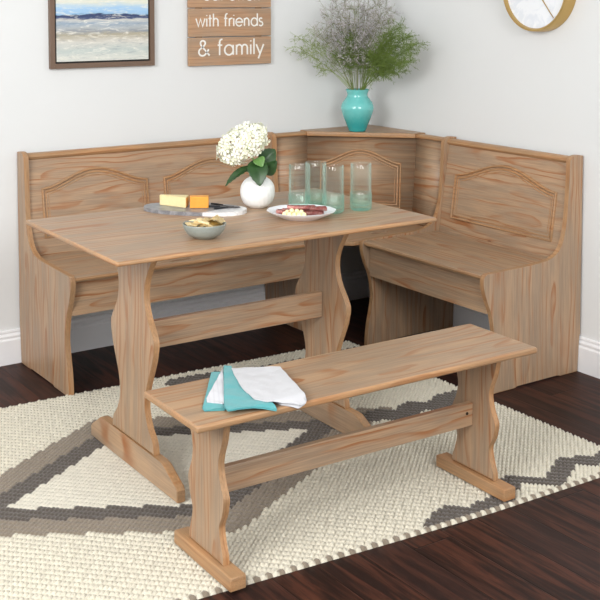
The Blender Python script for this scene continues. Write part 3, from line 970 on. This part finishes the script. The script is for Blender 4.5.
# serving board
M_grey_m = None
def marble(name, a, b):
    t = NT(name); oc, c = t.objco()
    n = t.noise(oc, 26, 5, .65, 1.2)
    t.set(Base_Color=t.mix(t.ramp(n, .38, .62), s2l(a), s2l(b)), Roughness=.32)
    return t.m
BD = Vector((-1.531, -1.040, ZT))
bang = math.atan2(-.252, .228)
bd = empty('serving_board', BD, bang, 'oval two-tone marble serving board, grey with a white end, on the table', 'tray')
def oval(n=72, a=.171, b=.083, p=2.25):
    out = []
    for k in range(n):
        t = 2 * PI * k / n
        c, s = math.cos(t), math.sin(t)
        out.append((a * abs(c) ** (2 / p) * (1 if c > 0 else -1), b * abs(s) ** (2 / p) * (1 if s > 0 else -1)))
    return out
pts = oval()
def xs(y): return .096 + .55 * y
grey = []; white = []
# split the oval along a slanted line
def clip(poly, keep):
    res = []
    for i in range(len(poly)):
        a, b = poly[i - 1], poly[i]
        fa = a[0] - xs(a[1]); fb = b[0] - xs(b[1])
        if keep < 0: fa, fb = -fa, -fb
        if (fa >= 0) != (fb >= 0):
            t = fa / (fa - fb); res.append((a[0] + (b[0] - a[0]) * t, a[1] + (b[1] - a[1]) * t))
        if fb >= 0: res.append(b)
    return res
extrude('grey_marble', clip(pts, -1), lambda u, v, w: (u, v, w), .012, [marble('grey_marble', (112, 112, 116), (144, 144, 146))] * 2, bd, bev=.0015)
extrude('white_marble', clip(pts, 1), lambda u, v, w: (u, v, w), .012, [marble('white_marble', (236, 236, 234), (212, 212, 214))] * 2, bd, bev=.0015)
ZB = ZT + .0122

def cheese_mat(name, a, b):
    t = NT(name); oc, c = t.objco()
    n = t.noise(oc, 90, 4, .6)
    t.set(Base_Color=t.mix(n, s2l(a), s2l(b)), Roughness=.5, Subsurface_Weight=.15, Subsurface_Radius=(.004, .003, .001))
    t.bump(n, .4, .002)
    return t.m
M_pale = cheese_mat('pale_cheese', (236, 222, 176), (228, 208, 150)); M_or = cheese_mat('orange_cheddar', (238, 168, 66), (228, 150, 50))
M_rind = cheese_mat('golden_cheese_rind', (232, 184, 96), (222, 170, 80))
# pale wedge: thin point at the left, thick end at the right
W0 = [(-1.604, -.945), (-1.578, -1.030), (-1.545, -.975)]
wl = Vector((-1.598, -.955)); 
wpts = [wl + Vector((0, 0)), Vector((-1.560, -1.040)), Vector((-1.527, -.985)), Vector((-1.590, -.945))]
cz = Vector((-1.568, -.985, ZB))
bm = bmesh.new()
lw = [(-.030, .054), (-.038, .046), (.006, -.052), (.040, -.010)]
lo = [bm.verts.new((x, y, 0)) for x, y in lw]; hi = [bm.verts.new((x, y, .033)) for x, y in lw]
bm.faces.new(lo); bm.faces.new(hi[::-1])
for q in range(4):
    f = bm.faces.new((lo[q], lo[(q + 1) % 4], hi[(q + 1) % 4], hi[q]))
    if q == 2: f.material_index = 1
bmesh.ops.bevel(bm, geom=list(bm.edges), offset=.0018, segments=2, affect='EDGES')
pc = finish('cheese_wedge', bm, [M_pale, M_rind], None, 40, loc=cz)
tag(pc, 'pale yellow wedge of cheese on the grey end of the serving board', 'cheese')
bm = bmesh.new()
bm_box(bm, -.030, .030, -.021, .021, 0, .036, .0022, 3)
for v in bm.verts:
    v.co.x += .003 * mnoise.noise(v.co * 30); v.co.z += .0015 * mnoise.noise(v.co * 24) if v.co.z > .01 else 0
oc2 = finish('cheddar_block', bm, M_or, None, 40, loc=(-1.517, -1.045, ZB)); oc2.rotation_euler = (0, 0, -.55)
tag(oc2, 'orange block of cheddar in the middle of the serving board', 'cheese')

# cheese knives
M_dark = plain('dark_steel', (44, 44, 48), .3, Metallic=.6)
def knife(x, y, rz, label, L=.085, kind=0):
    k = empty('cheese_knife', (x, y, ZB), rz, label, 'knife', None)
    bm = bmesh.new()
    tube(bm, [(-L / 2, 0, .0035), (-L * .2, 0, .0038), (.004, 0, .0035)], [.0032, .0036, .0024], 8)
    finish('handle', bm, M_dark, k)
    out = [(.003, -.002), (L / 2 - .008, -.006), (L / 2, -.003), (L / 2 + .002, .004), (.003, .002)] if kind == 0 else [(.003, -.002), (.018, -.003), (L / 2 - .014, -.009), (L / 2, -.008), (L / 2, .008), (L / 2 - .014, .009), (.018, .003), (.003, .002)]
    extrude('blade', out, lambda u, v, w: (u, v, .0022 + w), .0016, [M_dark, M_dark], k, bev=0)
knife(-1.470, -1.088, -.62, 'dark cheese knife lying nearest the orange cheddar block')
knife(-1.458, -1.118, -.25, 'dark cheese knife at the front edge of the white marble end', kind=1)
knife(-1.448, -1.070, -1.15, 'dark cheese knife furthest right on the serving board')

# bowl of crackers
BW = Vector((-1.707, -1.410, ZT))
t = NT('grey_stoneware'); oc, c = t.objco(); n = t.noise(oc, 120, 3, .6)
t.set(Base_Color=t.mix(n, s2l((132, 140, 134)), s2l((154, 160, 154))), Roughness=.35); M_stone = t.m
bm = bmesh.new()
lathe(bm, [(0, .0)] + spline([(.028, 0), (.034, .003), (.048, .012), (.058, .026), (.0625, .040)], 5) + [(.0615, .0425), (.0595, .041), (.054, .027), (.042, .014), (.025, .007), (0, .006)], 64)
bw = finish('small_bowl', bm, M_stone, None, 60, loc=BW)
tag(bw, 'small grey stoneware bowl holding crackers at the front of the table', 'bowl')
t = NT('cracker'); oc, c = t.objco(); n = t.noise(oc, 160, 4, .65)
t.set(Base_Color=t.mix(t.ramp(n, .35, .65), s2l((246, 218, 158)), s2l((254, 240, 200))), Roughness=.7); t.bump(n, .5, .001); M_crk = t.m
bm = bmesh.new()
G = 8
gr = [[None] * (G + 1) for _ in range(G + 1)]
hs = .0165
for zz_ in (0,):
    for i in range(G + 1):
        for j in range(G + 1):
            x = (i / G - .5) * 2 * hs; y = (j / G - .5) * 2 * hs
            sc = .0006 * (-1) ** (i + j) if i in (0, G) or j in (0, G) else 0
            gr[i][j] = bm.verts.new((x + sc, y + sc, .004 * math.sin(i / G * PI) + .0009 * math.sin(i * 2.4) * math.sin(j * 2.4)))
for i in range(G):
    for j in range(G): bm.faces.new((gr[i][j], gr[i + 1][j], gr[i + 1][j + 1], gr[i][j + 1]))
r = bmesh.ops.solidify(bm, geom=list(bm.faces), thickness=.0016)
crk = finish('cracker', bm, M_crk, None, 60)
spots = [(-.040, -.008, .043, .15, .1, .6), (.018, -.030, .045, .3, .1, .1), (.020, .004, .049, .1, -.1, .9), (-.018, .014, .048, -.1, .1, .2), (-.036, .006, .036, .5, .2, .1), (-.022, -.026, .036, -.3, .4, 1.0), (.0, -.034, .037, .5, .1, .3), (.026, -.026, .038, .3, -.4, .8), (.040, -.002, .041, -.1, -.7, .4), (.028, .022, .038, .4, -.2, 1.4), (.002, .030, .037, -.5, .3, .2), (-.026, .026, .036, .2, .5, .9), (-.012, .0, .044, .3, -.2, .5), (.014, -.008, .046, -.35, .2, 1.2), (.006, .014, .045, .2, .3, .1), (-.030, -.010, .043, .1, .35, 1.3), (.034, -.016, .047, .7, -.5, .2), (.0, -.004, .030, 0, 0, .3), (-.01, -.018, .047, .25, .15, .7)]
for i, (a, b, zc, rx, ry, rz) in enumerate(spots):
    o = crk if i == 0 else crk.copy()
    if i: COL.objects.link(o)
    o.location = BW + Vector((a, b, zc)); o.rotation_euler = (rx * .8, ry * .8, rz)
    tag(o, 'square golden cracker heaped in the grey stoneware bowl', 'cracker', 'crackers in the grey bowl')

# oval plate with cold cuts
PL = Vector((-1.313, -1.327, ZT))
M_plate = plain('white_porcelain', (240, 241, 246), .22)
bm = bmesh.new()
def scal(r, z, a): return r * (1 + .012 * math.sin(12 * a)) if r > .085 else r
prp = [(0, 0), (.058, 0), (.064, .003), (.086, .013), (.106, .0235), (.1075, .0255), (.105, .0260), (.084, .0165), (.064, .0070), (0, .0052)]
lathe(bm, prp, 96, mod=scal, sy=.92)
pl = finish('oval_plate', bm, M_plate, None, 60, loc=PL); pl.rotation_euler = (0, 0, -.60)
tag(pl, 'white oval plate with rolled cold cuts and cheese balls on the table', 'plate')
t = NT('cured_ham'); oc, c = t.objco(); n = t.noise(oc, 110, 5, .65, .5)
t.set(Base_Color=t.mix(t.ramp(n, .40, .66), s2l((214, 128, 122)), s2l((242, 204, 194))), Roughness=.4); t.bump(n, .4, .001); M_ham = t.m
def ham_mesh():
    bm = bmesh.new()
    n, m = 20, 10
    rows = []
    for i in range(n + 1):
        a = i / n * 4.6 * PI
        r_ = .0022 + .0062 * i / n
        rows.append([bm.verts.new(((j / m - .5) * .052 + .002 * math.sin(a * 1.3), r_ * math.cos(a) * (1 + .12 * math.sin(j * 1.7)), .009 + r_ * math.sin(a) * (1 + .1 * math.cos(j * 2.1)))) for j in range(m + 1)])
    for a, b in zip(rows, rows[1:]):
        for j in range(m): bm.faces.new((a[j], a[j + 1], b[j + 1], b[j]))
    bmesh.ops.solidify(bm, geom=list(bm.faces), thickness=.0009)
    return bm
ham = finish('ham_roll', ham_mesh(), M_ham, None, 70)
pz = ZT + .0082
hs_ = [(.045, -.016, .001, -.42), (.050, .004, .001, -.62), (.020, .022, .001, -.85), (-.008, .026, .001, -.5), (-.040, .018, .001, -.9), (.022, .006, .014, -.55), (-.020, .012, .013, -.75), (.062, -.006, .013, -.5), (-.062, .0, .001, -1.1)]
ca, sa = math.cos(-.60), math.sin(-.60)
for i, (a, b, zc, rz) in enumerate(hs_):
    o = ham if i == 0 else ham.copy()
    if i: COL.objects.link(o)
    a *= .85
    o.location = (PL.x + a * ca - b * sa, PL.y + a * sa + b * ca, pz + zc); o.rotation_euler = (0, 0, rz)
    tag(o, 'pink rolled slice of cured ham piled on the white oval plate', 'meat', 'ham rolls on the oval plate')
M_ball = cheese_mat('cheese_ball', (250, 240, 196), (244, 228, 170))
bm = bmesh.new(); bmesh.ops.create_icosphere(bm, subdivisions=3, radius=.0078)
for v in bm.verts: v.co *= 1 + .05 * mnoise.noise(v.co * 160)
ball = finish('cheese_ball', bm, M_ball, None, 60)
for i, (a, b, zc) in enumerate([(-.052, -.014, .0078), (-.037, -.020, .0078), (-.022, -.024, .0078), (-.006, -.026, .0078), (.008, -.027, .0078), (-.044, -.006, .012), (-.030, -.009, .017), (-.014, -.013, .016), (.000, -.015, .014)]):
    o = ball if i == 0 else ball.copy()
    if i: COL.objects.link(o)
    o.location = (PL.x + a * ca - b * sa, PL.y + a * sa + b * ca, pz - .001 + zc)
    tag(o, 'small cream cheese ball at the front of the white oval plate', 'cheese', 'cheese balls on the oval plate')

# tumblers
def thin_glass(name, clear, edge, body, cut=False):
    t = NT(name)
    lw = t.node('ShaderNodeLayerWeight'); lw.inputs['Blend'].default_value = .5
    tr = t.node('ShaderNodeBsdfTransparent')
    t.put(tr.inputs[0], t.mix(t.math('POWER', lw.outputs['Facing'], 2.0), clear, edge))
    gl = t.node('ShaderNodeBsdfGlossy'); gl.inputs['Roughness'].default_value = .06
    df = t.node('ShaderNodeBsdfTranslucent'); df.inputs[0].default_value = s2l((210, 236, 226))
    dd = t.node('ShaderNodeBsdfDiffuse'); dd.inputs[0].default_value = s2l((210, 236, 226))
    m0 = t.node('ShaderNodeMixShader'); m0.inputs[0].default_value = .5
    t.l.new(df.outputs[0], m0.inputs[1]); t.l.new(dd.outputs[0], m0.inputs[2])
    if cut:
        oc, c = t.objco()
        an = t.math('MULTIPLY', t.math('ARCTAN2', c[1], c[0]), 9.0)
        zz = t.math('MULTIPLY', c[2], 330.0)
        f = t.math('MAXIMUM', t.math('ABSOLUTE', t.math('SINE', t.math('ADD', an, zz))), t.math('ABSOLUTE', t.math('SINE', t.math('SUBTRACT', an, zz))))
        body = t.math('MULTIPLY_ADD', t.ramp(f, .90, .99), .20, body)
    m1 = t.node('ShaderNodeMixShader')
    t.put(m1.inputs[0], t.math('MULTIPLY_ADD', t.math('POWER', lw.outputs['Facing'], 2.5), .5, body))
    t.l.new(tr.outputs[0], m1.inputs[1]); t.l.new(m0.outputs[0], m1.inputs[2])
    m2 = t.node('ShaderNodeMixShader')
    t.put(m2.inputs[0], t.math('MULTIPLY_ADD', t.math('POWER', lw.outputs['Facing'], 4.0), .5, .05))
    t.l.new(m1.outputs[0], m2.inputs[1]); t.l.new(gl.outputs[0], m2.inputs[2])
    t.l.new(m2.outputs[0], t.n['Material Output'].inputs[0])
    return t.m
M_glass = thin_glass('aqua_glass', (.975, .99, .98, 1), (.90, .97, .95, 1), .012)
M_cut = thin_glass('aqua_cut_glass', (.80, .95, .90, 1), (.58, .90, .82, 1), .05, True)
def tumbler():
    bm = bmesh.new()
    RO = .0335
    n = 96
    def om(r, z, a):
        if z > .056 and r > .031: return r + .0006 * math.cos(12 * a)
        if .005 < z <= .056 and r > .031:
            return r + .0024 * max(abs(math.sin(9 * a + z * 330)), abs(math.sin(9 * a - z * 330))) - .0005
        return r
    outp = [(.0, 0), (.029, 0), (.0325, .003)] + [(RO, .005 + .0017 * i) for i in range(31)] + [(RO, .062), (RO, .10), (RO, .149)]
    lathe(bm, outp + [(RO - .0008, .151), (RO - .0018, .150), (RO - .0022, .145), (RO - .0022, .06), (RO - .0035, .020), (RO - .010, .014), (0, .013)], n, mod=om)
    for f in bm.faces:
        if max(v.co.z for v in f.verts) < .058 : f.material_index = 1
    return finish('tumbler_glass', bm, [M_glass, M_cut], None, 50)
g = tumbler()
for i, (x, y, lb) in enumerate([(-1.2535, -1.2300, 'clear aqua tumbler nearest the white vase, leftmost of the four glasses'),
                                (-1.1780, -1.2140, 'clear aqua tumbler standing at the back between two other glasses'),
                                (-1.1750, -1.3060, 'clear aqua tumbler nearest the camera, just behind the plate\'s right end'),
                                (-1.0740, -1.3200, 'clear aqua tumbler standing apart, rightmost of the four glasses')]):
    o = g if i == 0 else g.copy()
    if i: COL.objects.link(o)
    o.location = (x, y, ZT); tag(o, lb, 'glass', 'tumblers on the table')

# ------------------------------------------------------------------ napkins on the bench
def cloth_mat(name, a, b, stripes=0):
    t = NT(name); oc, c = t.objco()
    n = t.noise(oc, 500, 2); n2 = t.noise(oc, 9, 3)
    col = t.mix(t.math('MULTIPLY', n, .5), s2l(a), s2l(b))
    if stripes:
        s = t.math('SINE', t.math('MULTIPLY', t.math('ADD', t.math('MULTIPLY', c[0], .88), t.math('MULTIPLY', c[1], -.47)), 520))
        col = t.mix(t.math('MULTIPLY', t.ramp(s, .3, .9), .30), col, s2l((186, 182, 192)))
    t.set(Base_Color=col, Roughness=.9, Sheen_Weight=.2)
    t.bump(t.math('ADD', n2, t.math('MULTIPLY', n, .15)), .5, .004)
    return t.m
M_teal = cloth_mat('teal_cotton', (76, 154, 158), (104, 176, 178))
M_wh = cloth_mat('white_cotton', (214, 214, 218), (198, 198, 204), 1)
M_wh2 = cloth_mat('white_cotton_plain', (200, 200, 203), (184, 185, 190))
def ply(name, pts, z, th, mat, parent, n=1, lean=0.0):
    """n folded layers of cloth with softly wavy outline; sags past the bench edge"""
    bm = bmesh.new()
    for k in range(n):
        f = bm.faces.new([bm.verts.new((x + rnd.uniform(-.002, .002) * (k > 0), y + rnd.uniform(-.002, .002) * (k > 0), 0)) for x, y in pts])
        r = bmesh.ops.extrude_face_region(bm, geom=[f])
        for v in [g_ for g_ in r['geom'] if isinstance(g_, bmesh.types.BMVert)]: v.co.z += th * .86
        vs = list(f.verts) + [g_ for g_ in r['geom'] if isinstance(g_, bmesh.types.BMVert)]
        for v in vs: v.co.z += z + k * th
    bmesh.ops.bevel(bm, geom=list(bm.edges), offset=th * .33, segments=2, affect='EDGES')
    bmesh.ops.triangulate(bm, faces=[f for f in bm.faces if len(f.verts) > 4])
    for _ in range(5):
        es = [e for e in bm.edges if e.calc_length() > .011]
        if not es: break
        bmesh.ops.subdivide_edges(bm, edges=es, cuts=1)
        bmesh.ops.triangulate(bm, faces=[f for f in bm.faces if len(f.verts) > 3])
    for v in bm.verts:
        h = (v.co.z - .4285)
        v.co.z += (.0030 * mnoise.noise(Vector((v.co.x * 28, v.co.y * 28, z * 90))) + .0016 * abs(mnoise.noise(Vector((v.co.x * 70 + v.co.y * 30, v.co.y * 18, 4))))) * min(1, h / .006) + .0008
        yedge = -1.944
        if v.co.y < yedge: v.co.z -= min(.018, (yedge - v.co.y) * .8) * min(1, h / .004)
    o = finish(name, bm, mat, parent, 60)
    if parent: o.matrix_parent_inverse = Matrix.Translation(-Vector(parent.location))
    return o
z0 = .4286
tn = empty('napkin', (-1.89, -1.82, z0), 0, 'folded teal cloth napkin fanned under the white one on the trestle bench', 'napkin')
ply('fold', [(-1.822, -1.645), (-1.799, -1.660), (-1.929, -1.897), (-1.974, -1.874), (-1.970, -1.856)], z0, .0034, M_teal, tn, 2)
ply('fold', [(-1.786, -1.646), (-1.768, -1.658), (-1.804, -1.741), (-1.835, -1.860), (-1.845, -1.900), (-1.820, -1.950), (-1.824, -1.962), (-1.939, -1.925), (-1.936, -1.902)], z0 + .0092, .0030, M_teal, tn, 2)
wn_ = empty('napkin', (-1.79, -1.86, z0), 0, 'folded white cloth napkin lying over the teal one on the trestle bench', 'napkin')
ply('striped_fold', [(-1.789, -1.647), (-1.907, -1.865), (-1.922, -1.874), (-1.950, -1.844), (-1.936, -1.818)], z0 + .0071, .0020, M_wh, wn_, 1)
ply('fold', [(-1.782, -1.681), (-1.670, -1.746), (-1.735, -1.960), (-1.742, -1.966), (-1.760, -1.966), (-1.806, -1.950), (-1.838, -1.940), (-1.856, -1.913), (-1.839, -1.826), (-1.808, -1.741)], z0 + .0156, .0030, M_wh2, wn_, 1)
ply('fold', [(-1.755, -1.712), (-1.673, -1.752), (-1.738, -1.958), (-1.762, -1.964), (-1.800, -1.945), (-1.812, -1.86)], z0 + .0003, .0049, M_wh2, wn_, 3)

# ------------------------------------------------------------------ light
w = bpy.data.worlds.new('studio'); SC.world = w
w.use_nodes = True
w.node_tree.nodes['Background'].inputs[0].default_value = (.93, .96, 1, 1)
w.node_tree.nodes['Background'].inputs[1].default_value = .61
def area(name, loc, target, size, power, col=(1, 1, 1), sy=None):
    L = bpy.data.lights.new(name, 'AREA'); L.energy = power; L.color = col
    L.shape = 'RECTANGLE'; L.size = size; L.size_y = sy or size
    o = bpy.data.objects.new(name, L); COL.objects.link(o)
    o.location = loc
    o.rotation_euler = (Vector(target) - Vector(loc)).to_track_quat('-Z', 'Y').to_euler()
    return o
area('softbox_light', (-4.5, -2.75, 2.2), (-.3, -.8, .60), 1.6, 106, (1, .99, .975))
area('fill_light', (-2.2, -5.1, 2.2), (-1.0, -.8, .5), 1.6, 82, (1, .99, .975))

# ------------------------------------------------------------------ camera
cam = bpy.data.cameras.new('camera')
co = bpy.data.objects.new('camera', cam); COL.objects.link(co)
co.location = (-3.275, -4.1624, 1.4134)
co.rotation_euler = (PI / 2 - .063, 0, -.5965)
cam.sensor_fit = 'HORIZONTAL'; cam.sensor_width = 36
cam.lens = 1118.117 * 36 / 600
cam.shift_x = (300 - 291.654) / 600
cam.shift_y = (71.028 - 300) / 600
cam.clip_start = .05
SC.camera = co
vs = SC.view_settings
vs.view_transform = 'Standard'; vs.look = 'None'; vs.gamma = 1; vs.exposure = .17
vs.use_curve_mapping = False
